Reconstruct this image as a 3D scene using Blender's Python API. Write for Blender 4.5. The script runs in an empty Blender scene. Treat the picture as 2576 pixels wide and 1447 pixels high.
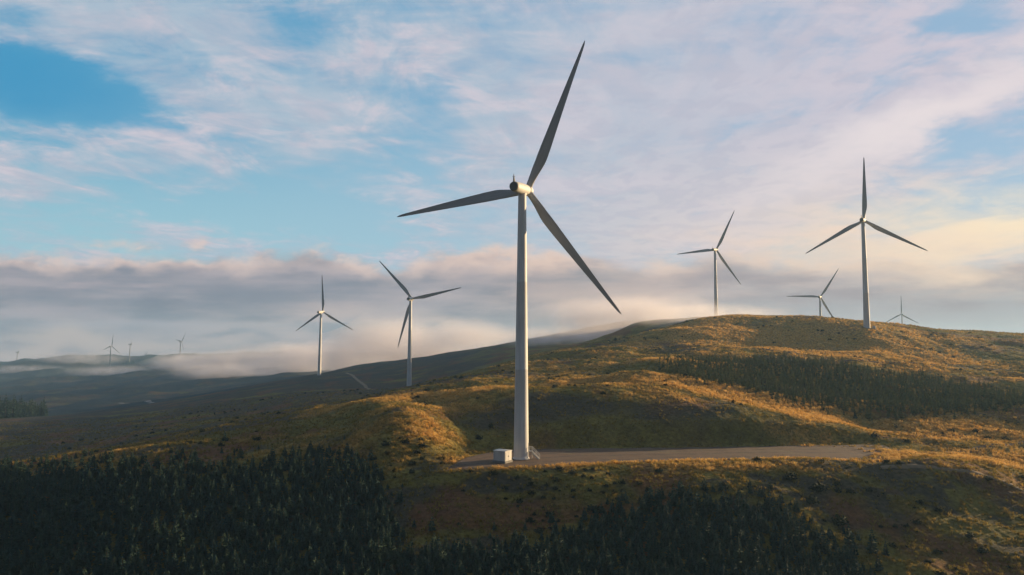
import bpy, math, random
import numpy as np
from mathutils import Matrix, Vector

random.seed(7)
RNG = np.random.default_rng(11)
S = bpy.context.scene
COL = S.collection
R = math.radians
PAD = 0.0            # height of the gravel pad; the camera hovers CZ above it
CZ = 29.0

# ------------------------------------------------------------------ camera
F, CX, CY = 1744.2, 1288.0, 723.5      # measurements were taken on a 2576 px wide picture
PITCH, ROLL = R(4.87), R(0.3)
cam_d = bpy.data.cameras.new('camera')
cam_d.sensor_width = 36.0
cam_d.lens = 36.0 * F / 2576.0
cam_d.clip_start, cam_d.clip_end = 0.5, 60000
cam = bpy.data.objects.new('camera', cam_d)
COL.objects.link(cam)
MROT = Matrix.Rotation(math.pi / 2 + PITCH, 3, 'X') @ Matrix.Rotation(ROLL, 3, 'Z')
cam.matrix_world = Matrix.Translation((0, 0, CZ)) @ MROT.to_4x4()
S.camera = cam
MR = np.array(MROT)


def ray(px, py):
    v = MR @ np.array([(px - CX) / F, (CY - py) / F, -1.0])
    return v / v[1]


def at(px, py, d):
    """point seen at px,py that lies d metres in front of the camera"""
    v = ray(px, py) * d
    return np.array([v[0], v[1], v[2] + CZ])


def on_level(px, py, z):
    v = ray(px, py)
    k = (z - CZ) / v[2]
    return np.array([v[0] * k, v[1] * k, z])


def project(x, y, z):
    p = np.stack([x, y, z - CZ], -1) @ MR
    w = np.maximum(-p[..., 2], 1e-3)
    return CX + F * p[..., 0] / w, CY - F * p[..., 1] / w


# ------------------------------------------------------------------ noise
def hsh(ix, iy, seed):
    h = (ix.astype(np.int64) * 374761393 + iy.astype(np.int64) * 668265263 + seed * 974634777) & 0xFFFFFFFF
    h = ((h ^ (h >> 13)) * 1274126177) & 0xFFFFFFFF
    h = ((h ^ (h >> 16)) * 2246822519) & 0xFFFFFFFF
    return (h ^ (h >> 15)) & 0xFFFFFFFF


def pnoise(x, y, seed=0):
    x0, y0 = np.floor(x), np.floor(y)
    fx, fy = x - x0, y - y0
    u, v = fx * fx * fx * (fx * (fx * 6 - 15) + 10), fy * fy * fy * (fy * (fy * 6 - 15) + 10)

    def g(ox, oy):
        a = hsh(x0 + ox, y0 + oy, seed) * (2 * math.pi / 4294967296.0)
        return np.cos(a) * (fx - ox) + np.sin(a) * (fy - oy)
    return 1.5 * ((g(0, 0) * (1 - u) + g(1, 0) * u) * (1 - v) + (g(0, 1) * (1 - u) + g(1, 1) * u) * v)


def fbm(x, y, octs=4, seed=0, gain=0.5):
    t, a = 0, 1.0
    for i in range(octs):
        t = t + a * pnoise(x, y, seed + i * 17)
        x, y, a = x * 2.03 + 11.3, y * 2.03 - 7.1, a * gain
    return t


def sstep(a, b, x):
    t = np.clip((x - a) / (b - a), 0, 1)
    return t * t * (3 - 2 * t)


# ------------------------------------------------------------------ terrain height
CTRL = [  # px, py, distance
    (-300, 1447, 130), (0, 1447, 132), (400, 1447, 131), (800, 1447, 130), (1200, 1447, 125), (1600, 1447, 128),
    (2000, 1447, 130), (2400, 1447, 132), (2900, 1447, 132),
    (-400, 1300, 150), (0, 1300, 155), (0, 1190, 190), (-400, 1190, 190), (400, 1300, 148), (400, 1178, 172), (700, 1300, 150), (700, 1172, 175),
    (870, 1150, 182), (1000, 1300, 150), (1000, 1180, 173), (1200, 1300, 149), (1200, 1187, 170), (1400, 1300, 149),
    (1400, 1174, 171.5), (1700, 1250, 156), (1700, 1166, 173), (1900, 1230, 160), (1900, 1164, 175), (2100, 1300, 153),
    (2100, 1168, 173), (2300, 1300, 154.5), (2200, 1385, 142.5), (2500, 1385, 142.5), (2750, 1385, 142.5), (2300, 1173, 173.5), (2221, 1230, 165), (2300, 1240, 163.5), (2450, 1273, 160), (2600, 1300, 158.5), (2450, 1191, 172), (2500, 1208, 170.5), (2576, 1238, 168), (2800, 1322, 156), (3050, 1300, 160), (3050, 1385, 143), (3300, 1240, 176), (2600, 1345, 150), (2850, 1250, 169),
    (1180, 1150, 182), (1310, 1153, 180), (1310, 1128, 197.5), (1500, 1128, 197.5), (1700, 1126, 199), (1900, 1123, 201),
    (2100, 1121, 203), (2200, 1118, 205), (1500, 1148, 183), (1700, 1146, 185), (1900, 1144, 186), (2100, 1143, 187), (2200, 1140, 189),
    (1200, 1010, 236), (1340, 1000, 232), (1500, 995, 233), (1700, 998, 234), (1850, 1025, 228), (1950, 1055, 222), (2050, 1083, 215), (2150, 1100, 211),
    (1190, 1095, 203), (1200, 1050, 222),
    (1165, 1162, 176), (1158, 1125, 190), (1165, 1085, 205), (1110, 1060, 212), (1050, 1110, 188), (1000, 1050, 205), (960, 1010, 238),
    (1080, 1020, 240), (900, 1030, 230), (900, 1085, 203), (800, 1060, 225), (700, 1085, 218), (700, 1045, 262), (880, 1018, 265), (1000, 985, 290),
    (600, 1105, 208), (500, 1095, 225), (400, 1120, 207), (280, 1155, 190),
    (1340, 975, 262), (1500, 965, 268), (1600, 950, 272), (1700, 965, 262), (1800, 985, 256), (1900, 1010, 250), (2000, 1032, 245),
    (2100, 1057, 241), (2200, 1082, 234), (2300, 1092, 228), (2400, 1085, 232), (2560, 1090, 230), (2500, 1060, 245), (2300, 1062, 243),
    (2300, 1140, 198), (2500, 1145, 203), (2576, 1110, 218), (2800, 1110, 220),
    (1700, 945, 282), (1800, 965, 274), (1900, 988, 267), (2000, 1010, 262), (2100, 1035, 257), (2200, 1047, 255), (2400, 1040, 262), (2550, 1020, 275),
    (1800, 930, 310), (2000, 950, 310), (2200, 980, 300), (2400, 990, 300), (2576, 1000, 300), (2800, 1000, 300),
    (1500, 918, 330), (1600, 905, 342), (1700, 903, 335), (1900, 900, 352), (2100, 905, 360), (2300, 925, 360), (2500, 945, 350), (2700, 950, 350),
    (1700, 872, 400), (2000, 880, 395), (2200, 895, 390), (1700, 840, 445), (1900, 840, 455), (2100, 850, 440), (2300, 872, 430), (2500, 890, 420), (2700, 900, 420),
    (2179, 823, 452), (2080, 820, 462), (2280, 832, 462),
    (1100, 960, 322), (1200, 935, 352), (1340, 897, 402), (1500, 871, 432), (1600, 847, 462), (1700, 820, 490), (1800, 801, 512),
    (1950, 794, 522), (2050, 797, 522), (2150, 805, 522), (2300, 820, 520), (2400, 832, 512), (2576, 842, 502), (2800, 850, 500),
    (1802, 808, 690), (2200, 826, 640), (2400, 848, 620), (2576, 860, 620), (2800, 866, 620), (3100, 870, 620), (3100, 860, 500), (2064, 845, 890), (2400, 860, 890), (2800, 870, 890), (1600, 812, 640), (2272, 885, 1570), (2700, 890, 1570), (1800, 870, 1500), (1400, 885, 1500),
    (1029, 970, 560), (803, 941, 780), (850, 934, 802), (1000, 909, 830), (1100, 893, 840), (1200, 879, 840), (1300, 862, 830),
    (1400, 846, 820), (1500, 826, 800), (1570, 812, 780), (1200, 912, 640), (1100, 932, 640), (1300, 888, 640), (1000, 948, 650),
    (1300, 906, 475), (1400, 893, 505), (1500, 880, 530), (1590, 860, 560), (1400, 868, 740), (1500, 850, 730), (1580, 828, 700), (1300, 882, 720),
    (1000, 1000, 420), (1150, 965, 460), (1000, 925, 1300), (1200, 900, 1300),
    (700, 960, 742), (600, 988, 662), (500, 1012, 600), (400, 1032, 560), (250, 1060, 500), (100, 1075, 462), (0, 1080, 452), (-300, 1085, 450),
    (700, 1000, 500), (600, 1050, 400), (500, 1062, 372), (300, 1085, 380), (100, 1110, 350), (0, 1130, 330), (200, 1142, 292), (400, 1108, 272),
    (0, 1172, 270), (-300, 1150, 300), (900, 990, 442), (800, 1018, 400),
    (0, 1055, 760), (-300, 1055, 760), (200, 1042, 850), (400, 1012, 1000), (300, 982, 1400), (600, 952, 1500), (100, 962, 1900), (0, 952, 2100), (-300, 952, 2100),
    (-300, 920, 2600), (0, 918, 2600), (63, 914, 2600), (92, 906, 2600), (135, 901, 2600), (200, 900, 2600), (254, 905, 2600), (279, 912, 2550),
    (356, 913, 2550), (424, 906, 2600), (508, 898, 2700), (643, 890, 2800), (745, 890, 2800), (900, 890, 2800), (1100, 890, 2800),
    (1400, 892, 2800), (1800, 892, 2800), (2576, 892, 2800),
    (-300, 925, 4000), (300, 920, 4000), (900, 905, 4000), (1600, 905, 4000), (2400, 905, 4000),
]


def tkern(d2):
    return 0.5 * d2 * np.log(d2 + 1e-12)


def uv_of(x, y):
    r = np.hypot(x, y)
    az = np.arctan2(x, y)
    return np.clip(az, -0.86, 0.86) * 1.6, np.log(np.maximum(r, 20.0)) * 1.0


pts = np.array([at(*c) for c in CTRL])
extra = []
for a in (-50, -25, 0, 25, 50):
    for r_, z_ in ((25, -22.0), (70, -20.0)):
        extra.append((r_ * math.sin(R(a)), r_ * math.cos(R(a)), z_))
pts = np.vstack([pts, extra])
cu, cv = uv_of(pts[:, 0], pts[:, 1])
n_ = len(pts)
K = tkern((cu[:, None] - cu[None]) ** 2 + (cv[:, None] - cv[None]) ** 2) + np.eye(n_) * 2e-6
Pm = np.stack([np.ones(n_), cu, cv], 1)
A = np.block([[K, Pm], [Pm.T, np.zeros((3, 3))]])
# heights are scaled by distance so that near and far points are fitted in the same angular measure
cr = np.hypot(pts[:, 0], pts[:, 1])
sol = np.linalg.solve(A, np.concatenate([(pts[:, 2] - CZ) / cr, np.zeros(3)]))

# gravel hardstanding and access road: near edge and far edge, on the level of the pad
ROAD_LO = [(1125, 1178), (1200, 1177), (1300, 1174), (1400, 1169), (1500, 1164), (1700, 1159), (1900, 1154), (1965, 1152), (2080, 1156), (2180, 1161), (2228, 1160), (2246, 1148)]
ROAD_HI = [(1175, 1150), (1225, 1138), (1300, 1130), (1400, 1128), (1500, 1127), (1700, 1125), (1900, 1122), (2000, 1120), (2120, 1118), (2190, 1117), (2230, 1121), (2246, 1134)]
rlo = np.array([on_level(a, b, PAD)[:2] for a, b in ROAD_LO])
rhi = np.array([on_level(a, b, PAD)[:2] for a, b in ROAD_HI])
ROADPOLY = np.vstack([rlo, rhi[::-1]])


def poly_sd(x, y, poly):
    """signed distance to a polygon, negative inside"""
    d = np.full(x.shape, 1e9)
    ins = np.zeros(x.shape, bool)
    n = len(poly)
    for i in range(n):
        ax, ay = poly[i]
        bx, by = poly[(i + 1) % n]
        ex, ey = bx - ax, by - ay
        t = np.clip(((x - ax) * ex + (y - ay) * ey) / (ex * ex + ey * ey + 1e-9), 0, 1)
        d = np.minimum(d, np.hypot(x - ax - t * ex, y - ay - t * ey))
        c = ((ay > y) != (by > y)) & (x < (bx - ax) * (y - ay) / (by - ay + 1e-12) + ax)
        ins ^= c
    return np.where(ins, -d, d)


def base_height(x, y):
    u, v = uv_of(x, y)
    out = np.empty(u.shape)
    uf, vf, of = u.ravel(), v.ravel(), out.ravel()
    for i in range(0, uf.size, 60000):
        a, b = uf[i:i + 60000], vf[i:i + 60000]
        k = tkern((a[:, None] - cu[None]) ** 2 + (b[:, None] - cv[None]) ** 2)
        of[i:i + 60000] = k @ sol[:n_] + sol[n_] + sol[n_ + 1] * a + sol[n_ + 2] * b
    r = np.hypot(x, y)
    z = CZ + of.reshape(u.shape) * np.maximum(r, 20.0)
    az = np.abs(np.arctan2(x, y))
    back = sstep(0.95, 1.9, az)
    return z * (1 - back) + back * (-24.0 + 10 * fbm(x / 300, y / 300, 3, 91))


def height(x, y):
    x, y = np.asarray(x, float), np.asarray(y, float)
    z = base_height(x, y)
    r = np.hypot(x, y)
    z = z + 3.2 * blob(x, y, 1000, 1070, 200, 13, 22) - 1.8 * blob(x, y, 1190, 1105, 197, 8, 14)
    near = 1 - sstep(500, 900, r)
    sd = poly_sd(x, y, ROADPOLY)
    off = sstep(0.0, 9.0, sd)
    rough = near * (0.9 * fbm(x / 26, y / 26, 3, 3) + 0.27 * fbm(x / 7, y / 7, 3, 5) + 0.10 * fbm(x / 1.9, y / 1.9, 2, 9))
    rough = rough + near * (2.4 * fbm(x / 75, y / 48, 3, 131) * sstep(228, 300, r) * sstep(-30, 40, x) * (1 - 0.6 * sstep(440, 500, r)))
    far = 0.0054 * np.minimum(r, 2200) * fbm(x / 170, y / 170, 5, 21) * sstep(300, 1200, r)
    z = z + rough * off + far
    return z * off + (PAD - 0.16) * (1 - off)


# ------------------------------------------------------------------ what grows where, with sunlit and shaded tones worked in
def blob(x, y, px, py, d, sx, sy, rot=0.0):
    c = at(px, py, d)
    dx, dy = x - c[0], y - c[1]
    ca, sa = math.cos(rot), math.sin(rot)
    return np.exp(-(((dx * ca + dy * sa) / sx) ** 2 + ((-dx * sa + dy * ca) / sy) ** 2))


def cover(x, y):
    """dry straw grass, bracken and heather, each 0..1, sun and cloud shade painted in; what is left is green moor grass"""
    n1 = fbm(x / 34, y / 34, 4, 41)
    n2 = fbm(x / 9, y / 9, 3, 47)
    sun_pref = (1.0 * blob(x, y, 1085, 1090, 195, 13, 26) + 0.9 * blob(x, y, 1000, 1000, 262, 26, 20)  # more straw on sunlit patches, so their gold is put into the colour
            + 0.9 * blob(x, y, 1600, 960, 268, 34, 12) + 1.0 * blob(x, y, 1850, 995, 252, 30, 12, -0.3) + 1.0 * blob(x, y, 2080, 1060, 238, 30, 12, -0.3)
            + 0.9 * blob(x, y, 2010, 1070, 216, 16, 9) + 1.1 * blob(x, y, 2420, 1085, 232, 34, 12) + 0.9 * blob(x, y, 2420, 1150, 195, 34, 14)
            + 0.8 * blob(x, y, 1880, 850, 440, 60, 60) + 0.7 * blob(x, y, 2200, 860, 430, 70, 40) + 0.6 * blob(x, y, 2050, 800, 510, 120, 40)
            + 0.5 * blob(x, y, 1840, 1166, 172, 22, 4))
    straw = sstep(0.15, 0.95, 0.28 + 0.55 * n1 + 0.3 * n2 + sun_pref * 0.75
                  + 0.16 * sstep(225, 300, np.hypot(x, y)) * sstep(-20, 60, x) + 0.6 * np.exp(-((poly_sd(x, y, ROADPOLY) - 1.5) / 2.2) ** 2) * sstep(200, 185, y)
                  - 0.75 * blob(x, y, 1550, 1060, 215, 55, 13) - 0.8 * sstep(171.5, 163, y) - 0.5 * sstep(420, 650, np.hypot(x, y)))  # greener bank and foreground, their shade put into the colour
    moor_shade = sstep(225, 330, np.hypot(x, y)) * sstep(-15, -70, x)  # cloud shade on the left moor, painted as more heather and less straw
    straw = straw * (1 - 0.75 * moor_shade)
    b1 = fbm(x / 22 + 40, y / 40, 4, 53)
    bracken = sstep(0.12, 0.6, b1 + 0.5 * blob(x, y, 600, 1115, 208, 60, 10) + 0.2 * blob(x, y, 1200, 1290, 150, 14, 7) + sum(0.8 * blob(x, y, *q_, 5, 1.1, 0.1) for q_ in ((1215, 1323, 146.5), (1275, 1318, 147), (1335, 1312, 147.5), (1390, 1305, 148.5), (1450, 1292, 150), (1504, 1277, 152)))
                    + 0.6 * blob(x, y, 2230, 1100, 222, 10, 6) + 0.35 * blob(x, y, 2350, 840, 470, 60, 40)) * (1 - 0.8 * straw) * (1 - blob(x, y, 1600, 1060, 214, 48, 13))
    heather = sstep(0.1, 0.6, fbm(x / 60, y / 30 + 9, 4, 61) + sstep(176, 168, y) * 0.9 * fbm(x / 11, y / 7, 4, 67) + 0.8 * moor_shade)
    return straw, bracken, heather


# ------------------------------------------------------------------ materials
def srgb(r, g, b):
    f = lambda c: ((c / 255 + 0.055) / 1.055) ** 2.4 if c > 10.3 else c / 255 / 12.92
    return (f(r), f(g), f(b))


def new_mat(name):
    m = bpy.data.materials.new(name)
    m.use_nodes = True
    return m, m.node_tree, m.node_tree.nodes['Principled BSDF']


class X:
    """tiny expression wrapper over shader math nodes"""
    nt = None

    def __init__(s, v):
        s.v = v

    @staticmethod
    def put(sock, v):
        if isinstance(v, X):
            v = v.v
        if isinstance(v, (int, float)):
            sock.default_value = v
        elif isinstance(v, tuple):
            sock.default_value = v if len(v) == len(sock.default_value) else tuple(v) + (1.0,)
        else:
            X.nt.links.new(v, sock)

    @staticmethod
    def m(op, *a, clamp=False):
        n = X.nt.nodes.new('ShaderNodeMath')
        n.operation = op
        n.use_clamp = clamp
        for i, v in enumerate(a):
            X.put(n.inputs[i], v)
        return X(n.outputs[0])

    def __add__(s, o): return X.m('ADD', s, o)
    def __radd__(s, o): return X.m('ADD', o, s)
    def __sub__(s, o): return X.m('SUBTRACT', s, o)
    def __rsub__(s, o): return X.m('SUBTRACT', o, s)
    def __mul__(s, o): return X.m('MULTIPLY', s, o)
    def __rmul__(s, o): return X.m('MULTIPLY', o, s)
    def __truediv__(s, o): return X.m('DIVIDE', s, o)
    def __rtruediv__(s, o): return X.m('DIVIDE', o, s)


def step_(x, a, b, lo=0.0, hi=1.0):
    n = X.nt.nodes.new('ShaderNodeMapRange')
    n.interpolation_type = 'SMOOTHSTEP'
    X.put(n.inputs['Value'], x)
    n.inputs['From Min'].default_value, n.inputs['From Max'].default_value = a, b
    n.inputs['To Min'].default_value, n.inputs['To Max'].default_value = lo, hi
    return X(n.outputs['Result'])


def vec_(x, y, z=0.0):
    n = X.nt.nodes.new('ShaderNodeCombineXYZ')
    for i, v in enumerate((x, y, z)):
        X.put(n.inputs[i], v)
    return X(n.outputs[0])


def noise_(v, scale, detail=4.0, rough=0.5, dist=0.0, color=False):
    n = X.nt.nodes.new('ShaderNodeTexNoise')
    X.put(n.inputs['Vector'], v)
    n.inputs['Scale'].default_value = scale
    n.inputs['Detail'].default_value = detail
    n.inputs['Roughness'].default_value = rough
    n.inputs['Distortion'].default_value = dist
    return X(n.outputs['Color' if color else 'Fac'])


def mix_(f, a, b):
    n = X.nt.nodes.new('ShaderNodeMix')
    n.data_type = 'RGBA'
    X.put(n.inputs[0], f)
    X.put(n.inputs[6], a)
    X.put(n.inputs[7], b)
    return X(n.outputs[2])


def scale_(c, k):
    n = X.nt.nodes.new('ShaderNodeVectorMath')
    n.operation = 'SCALE'
    X.put(n.inputs[0], c)
    X.put(n.inputs[3], k)
    return X(n.outputs[0])


def addc_(a, b):
    n = X.nt.nodes.new('ShaderNodeVectorMath')
    n.operation = 'ADD'
    X.put(n.inputs[0], a)
    X.put(n.inputs[1], b)
    return X(n.outputs[0])


def attr_(name, kind='GEOMETRY', out='Fac'):
    n = X.nt.nodes.new('ShaderNodeAttribute')
    n.attribute_name = name
    n.attribute_type = kind
    return X(n.outputs[out])


def pos_():
    return X(X.nt.nodes.new('ShaderNodeNewGeometry').outputs['Position'])


def bump_(bsdf, h, strength, dist):
    n = X.nt.nodes.new('ShaderNodeBump')
    n.inputs['Strength'].default_value = strength
    n.inputs['Distance'].default_value = dist
    X.put(n.inputs['Height'], h)
    X.nt.links.new(n.outputs[0], bsdf.inputs['Normal'])


STRAW, GREEN, BRACK, HEATH = (0.58, 0.325, 0.085), (0.185, 0.150, 0.034), (0.20, 0.085, 0.036), (0.075, 0.062, 0.048)

M_GROUND, X.nt, bs = new_mat('moorland')
p = pos_()
st, br, he = attr_('straw'), attr_('bracken'), attr_('heather')
fine = noise_(p, 0.9, 5, 0.65)
mid = noise_(p, 0.12, 5, 0.6)
c = mix_(step_(mid, 0.3, 0.7), scale_(GREEN, 0.7), scale_(GREEN, 1.25))
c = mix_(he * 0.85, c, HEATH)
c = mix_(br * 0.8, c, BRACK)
c = mix_(attr_('wood') * 0.9, c, (0.024, 0.044, 0.050))  # dark cover paints cloud shadow onto the far hills
c = mix_(st * step_(fine, 0.30, 0.62), c, STRAW)
c = scale_(c, step_(fine, 0.25, 0.75, 0.62, 1.3))
X.put(bs.inputs['Base Color'], c)
bs.inputs['Roughness'].default_value = 0.95
bs.inputs['Specular IOR Level'].default_value = 0.1
bump_(bs, noise_(p, 1.1, 6, 0.7), 1.0, 0.9)


def leaf_mat(name, col_fn, trans=0.35):
    m, nt, bs = new_mat(name)
    X.nt = nt
    col = col_fn()
    X.put(bs.inputs['Base Color'], col)
    bs.inputs['Roughness'].default_value = 0.8
    bs.inputs['Specular IOR Level'].default_value = 0.15
    t = nt.nodes.new('ShaderNodeBsdfTranslucent')
    X.put(t.inputs['Color'], col)
    mx = nt.nodes.new('ShaderNodeMixShader')
    mx.inputs[0].default_value = trans
    nt.links.new(bs.outputs[0], mx.inputs[1])
    nt.links.new(t.outputs[0], mx.inputs[2])
    nt.links.new(mx.outputs[0], nt.nodes['Material Output'].inputs['Surface'])
    return m


def grass_col():
    t = attr_('tint', 'INSTANCER')
    q = attr_('hue', 'INSTANCER')
    c = mix_(t, mix_(q, (0.140, 0.122, 0.024), (0.26, 0.19, 0.044)), mix_(q, (0.58, 0.33, 0.082), (0.72, 0.47, 0.165)))
    return c


M_GRASS = leaf_mat('moor_grass', grass_col, 0.45)


def tree_col(a, b):
    def f():
        oi = X(X.nt.nodes.new('ShaderNodeObjectInfo').outputs['Random'])
        n = noise_(pos_(), 1.1, 3, 0.6)
        return scale_(mix_(oi, a, b), step_(n, 0.25, 0.75, 0.6, 1.4))
    return f


M_SPRUCE = leaf_mat('spruce_needles', tree_col((0.024, 0.056, 0.047), (0.044, 0.076, 0.048)), 0.10)
M_LARCH = leaf_mat('young_plantation_needles', tree_col((0.070, 0.115, 0.048), (0.18, 0.175, 0.070)), 0.25)
M_BUSH = leaf_mat('gorse_leaves', tree_col((0.018, 0.028, 0.014), (0.04, 0.045, 0.018)), 0.15)
M_BARK, X.nt, bs = new_mat('bark')
X.put(bs.inputs['Base Color'], mix_(noise_(pos_(), 9, 4), (0.035, 0.026, 0.02), (0.085, 0.066, 0.05)))
bs.inputs['Roughness'].default_value = 0.9


def paint(name, col, rough=0.42, streak=0.10):
    m, nt, bs = new_mat(name)
    X.nt = nt
    tc = X(nt.nodes.new('ShaderNodeTexCoord').outputs['Object'])
    mp = nt.nodes.new('ShaderNodeMapping')
    mp.inputs['Scale'].default_value = (1.6, 1.6, 0.12)
    nt.links.new(tc.v, mp.inputs[0])
    n = noise_(X(mp.outputs[0]), 1.0, 5, 0.6)
    X.put(bs.inputs['Base Color'], scale_(col, step_(n, 0.3, 0.75, 1.0 + streak * 0.3, 1.0 - streak)))
    bs.inputs['Roughness'].default_value = rough
    return m


M_TOWER = paint('tower_paint', (0.68, 0.68, 0.67), 0.62, 0.16)
M_BLADE = paint('blade_gelcoat', (0.40, 0.405, 0.415), 0.5, 0.14)
M_NAC = paint('nacelle_paint', (0.66, 0.64, 0.60), 0.6, 0.12)
M_DARK = paint('dark_metal', (0.05, 0.05, 0.055), 0.5)
M_REAR = paint('shaded_rear_paint', (0.16, 0.16, 0.155), 0.6)  # shade of the nacelle's tail face put into a darker colour
M_STEEL = paint('galvanised_steel', (0.55, 0.54, 0.51), 0.5)
M_KIOSK = paint('kiosk_paint', (0.62, 0.61, 0.57), 0.55, 0.18)
M_CONC = paint('concrete', (0.26, 0.245, 0.225), 0.9, 0.3)

M_ROAD, X.nt, bs = new_mat('gravel')
p = pos_()
c = mix_(noise_(p, 0.22, 5, 0.6), (0.082, 0.043, 0.022), (0.165, 0.095, 0.050))
rut = attr_('across')
wav = X.m('ABSOLUTE', X.m('SINE', rut * 3.14159 * 4.0 + noise_(p, 0.05, 2) * 5.0))
c = mix_(step_(wav, 0.8, 0.97) * step_(noise_(p, 0.35, 4, 0.6), 0.35, 0.6) * 0.8, c, (0.045, 0.031, 0.022))
c = mix_(step_(noise_(p, 0.16, 6, 0.7), 0.54, 0.68) * 0.8, c, (0.15, 0.115, 0.045))
c = scale_(c, step_(noise_(p, 2.2, 4, 0.7), 0.25, 0.75, 0.6, 1.3))
X.put(bs.inputs['Base Color'], c)
bs.inputs['Roughness'].default_value = 0.95
bump_(bs, noise_(p, 5, 3, 0.6), 0.5, 0.1)

M_PALE, X.nt, bs = new_mat('pale_gravel')
p = pos_()
X.put(bs.inputs['Base Color'], mix_(noise_(p, 0.1, 5, 0.6), (0.17, 0.15, 0.13), (0.34, 0.30, 0.26)))
bs.inputs['Roughness'].default_value = 0.95

M_TRACK, X.nt, bs = new_mat('track_gravel')
p = pos_()
X.put(bs.inputs['Base Color'], mix_(noise_(p, 0.9, 5, 0.65), (0.13, 0.092, 0.052), (0.26, 0.185, 0.105)))
bs.inputs['Roughness'].default_value = 0.95

# ------------------------------------------------------------------ object helpers


def tag(o, label=None, cat=None, group=None, kind=None):
    for k, v in (('label', label), ('category', cat), ('group', group), ('kind', kind)):
        if v:
            o[k] = v
    return o


class MB:
    def __init__(s):
        s.v, s.f, s.smooth = [], [], []

    def add(s, vs, fs, smooth=False):
        k = len(s.v)
        s.v += [tuple(map(float, q)) for q in vs]
        s.f += [tuple(i + k for i in q) for q in fs]
        s.smooth += [smooth] * len(fs)

    def box(s, lo, hi, M=None):
        (a, b, c), (d, e, f) = lo, hi
        vs = [(a, b, c), (d, b, c), (d, e, c), (a, e, c), (a, b, f), (d, b, f), (d, e, f), (a, e, f)]
        if M is not None:
            vs = [M @ Vector(q) for q in vs]
        s.add(vs, [(3, 2, 1, 0), (4, 5, 6, 7), (0, 1, 5, 4), (1, 2, 6, 5), (2, 3, 7, 6), (3, 0, 4, 7)])

    def rings(s, rings, caps=True, smooth=True):
        n = len(rings[0])
        vs = [q for r_ in rings for q in r_]
        fs = []
        for i in range(len(rings) - 1):
            for j in range(n):
                fs.append((i * n + j, i * n + (j + 1) % n, (i + 1) * n + (j + 1) % n, (i + 1) * n + j))
        s.add(vs, fs, smooth)
        if caps:
            s.add(rings[0][::-1], [tuple(range(n))])
            s.add(rings[-1], [tuple(range(n))])

    def lathe(s, prof, n=32, axis='Z', caps=True):
        rr = []
        for r_, h in prof:
            if axis == 'Z':
                rr.append([(r_ * math.cos(2 * math.pi * j / n), r_ * math.sin(2 * math.pi * j / n), h) for j in range(n)])
            else:
                rr.append([(r_ * math.sin(2 * math.pi * j / n), h, r_ * math.cos(2 * math.pi * j / n)) for j in range(n)])
        s.rings(rr, caps)

    def tube(s, a, b, r1, r2=None, n=8):
        a, b = Vector(a), Vector(b)
        r2 = r1 if r2 is None else r2
        d = (b - a).normalized()
        u = d.orthogonal().normalized()
        w = d.cross(u)
        rr = [[c_ + (u * math.cos(2 * math.pi * j / n) + w * math.sin(2 * math.pi * j / n)) * q for j in range(n)] for c_, q in ((a, r1), (b, r2))]
        s.rings(rr)

    def mesh(s, name, mat):
        me = bpy.data.meshes.new(name)
        me.from_pydata(s.v, [], s.f)
        me.polygons.foreach_set('use_smooth', s.smooth)
        me.materials.append(mat)
        me.update()
        return me

    def build(s, name, mat, parent=None):
        return link(bpy.data.objects.new(name, s.mesh(name, mat)), parent)


def link(o, parent=None):
    COL.objects.link(o)
    if parent is not None:
        o.parent = parent
    return o


def empty(name, loc, rz=0.0):
    o = bpy.data.objects.new(name, None)
    o.empty_display_size = 0.5
    o.location = loc
    o.rotation_euler = (0, 0, rz)
    return link(o)


def copy_tree(o, parent=None):
    c = o.copy()
    link(c)
    if parent is not None:
        c.parent = parent
        c.matrix_parent_inverse = o.matrix_parent_inverse
    for ch in list(o.children):
        copy_tree(ch, c)
    return c


def grid_mesh(name, X_, Y_, Z_, mat, wrap=False, attrs=None):
    nr, na = X_.shape
    me = bpy.data.meshes.new(name)
    co = np.stack([X_, Y_, Z_], -1).reshape(-1, 3).astype(np.float32)
    i, j = np.meshgrid(np.arange(nr - 1), np.arange(na if wrap else na - 1), indexing='ij')
    j2 = (j + 1) % na
    q = np.stack([i * na + j, (i + 1) * na + j, (i + 1) * na + j2, i * na + j2], -1).reshape(-1, 4)
    me.vertices.add(len(co))
    me.vertices.foreach_set('co', co.ravel())
    me.loops.add(q.size)
    me.loops.foreach_set('vertex_index', q.ravel().astype(np.int32))
    me.polygons.add(len(q))
    me.polygons.foreach_set('loop_start', np.arange(0, q.size, 4, dtype=np.int32))
    me.polygons.foreach_set('use_smooth', np.ones(len(q), bool))
    me.update(calc_edges=True)
    for k, v in (attrs or {}).items():
        at_ = me.attributes.new(k, 'FLOAT', 'POINT')
        at_.data.foreach_set('value', v.ravel().astype(np.float32))
    me.materials.append(mat)
    me.validate()
    return link(bpy.data.objects.new(name, me))


# ------------------------------------------------------------------ ground sheet
az = np.concatenate([np.linspace(-0.70, 0.70, 760), np.linspace(0.70, 2 * math.pi - 0.70, 150)[1:-1]])
rad = np.concatenate([np.linspace(1, 100, 40), np.geomspace(100, 300, 420)[1:], np.geomspace(300, 900, 300)[1:], np.geomspace(900, 4300, 180)[1:]])
AZ, RD = np.meshgrid(az, rad)
GX, GY = RD * np.sin(AZ), RD * np.cos(AZ)
GZ = height(GX, GY)
cs, cb, ch_ = cover(GX, GY)
far_shade = sstep(520, 1000, RD + 160 * fbm(GX / 140, GY / 140, 4, 37)) * sstep(250, 60, GX) * (0.4 + 0.6 * sstep(-0.35, 0.15, fbm(GX / 130, GY / 260, 4, 39)))  # mask for the cloud shadow painted over the far hills
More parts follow.
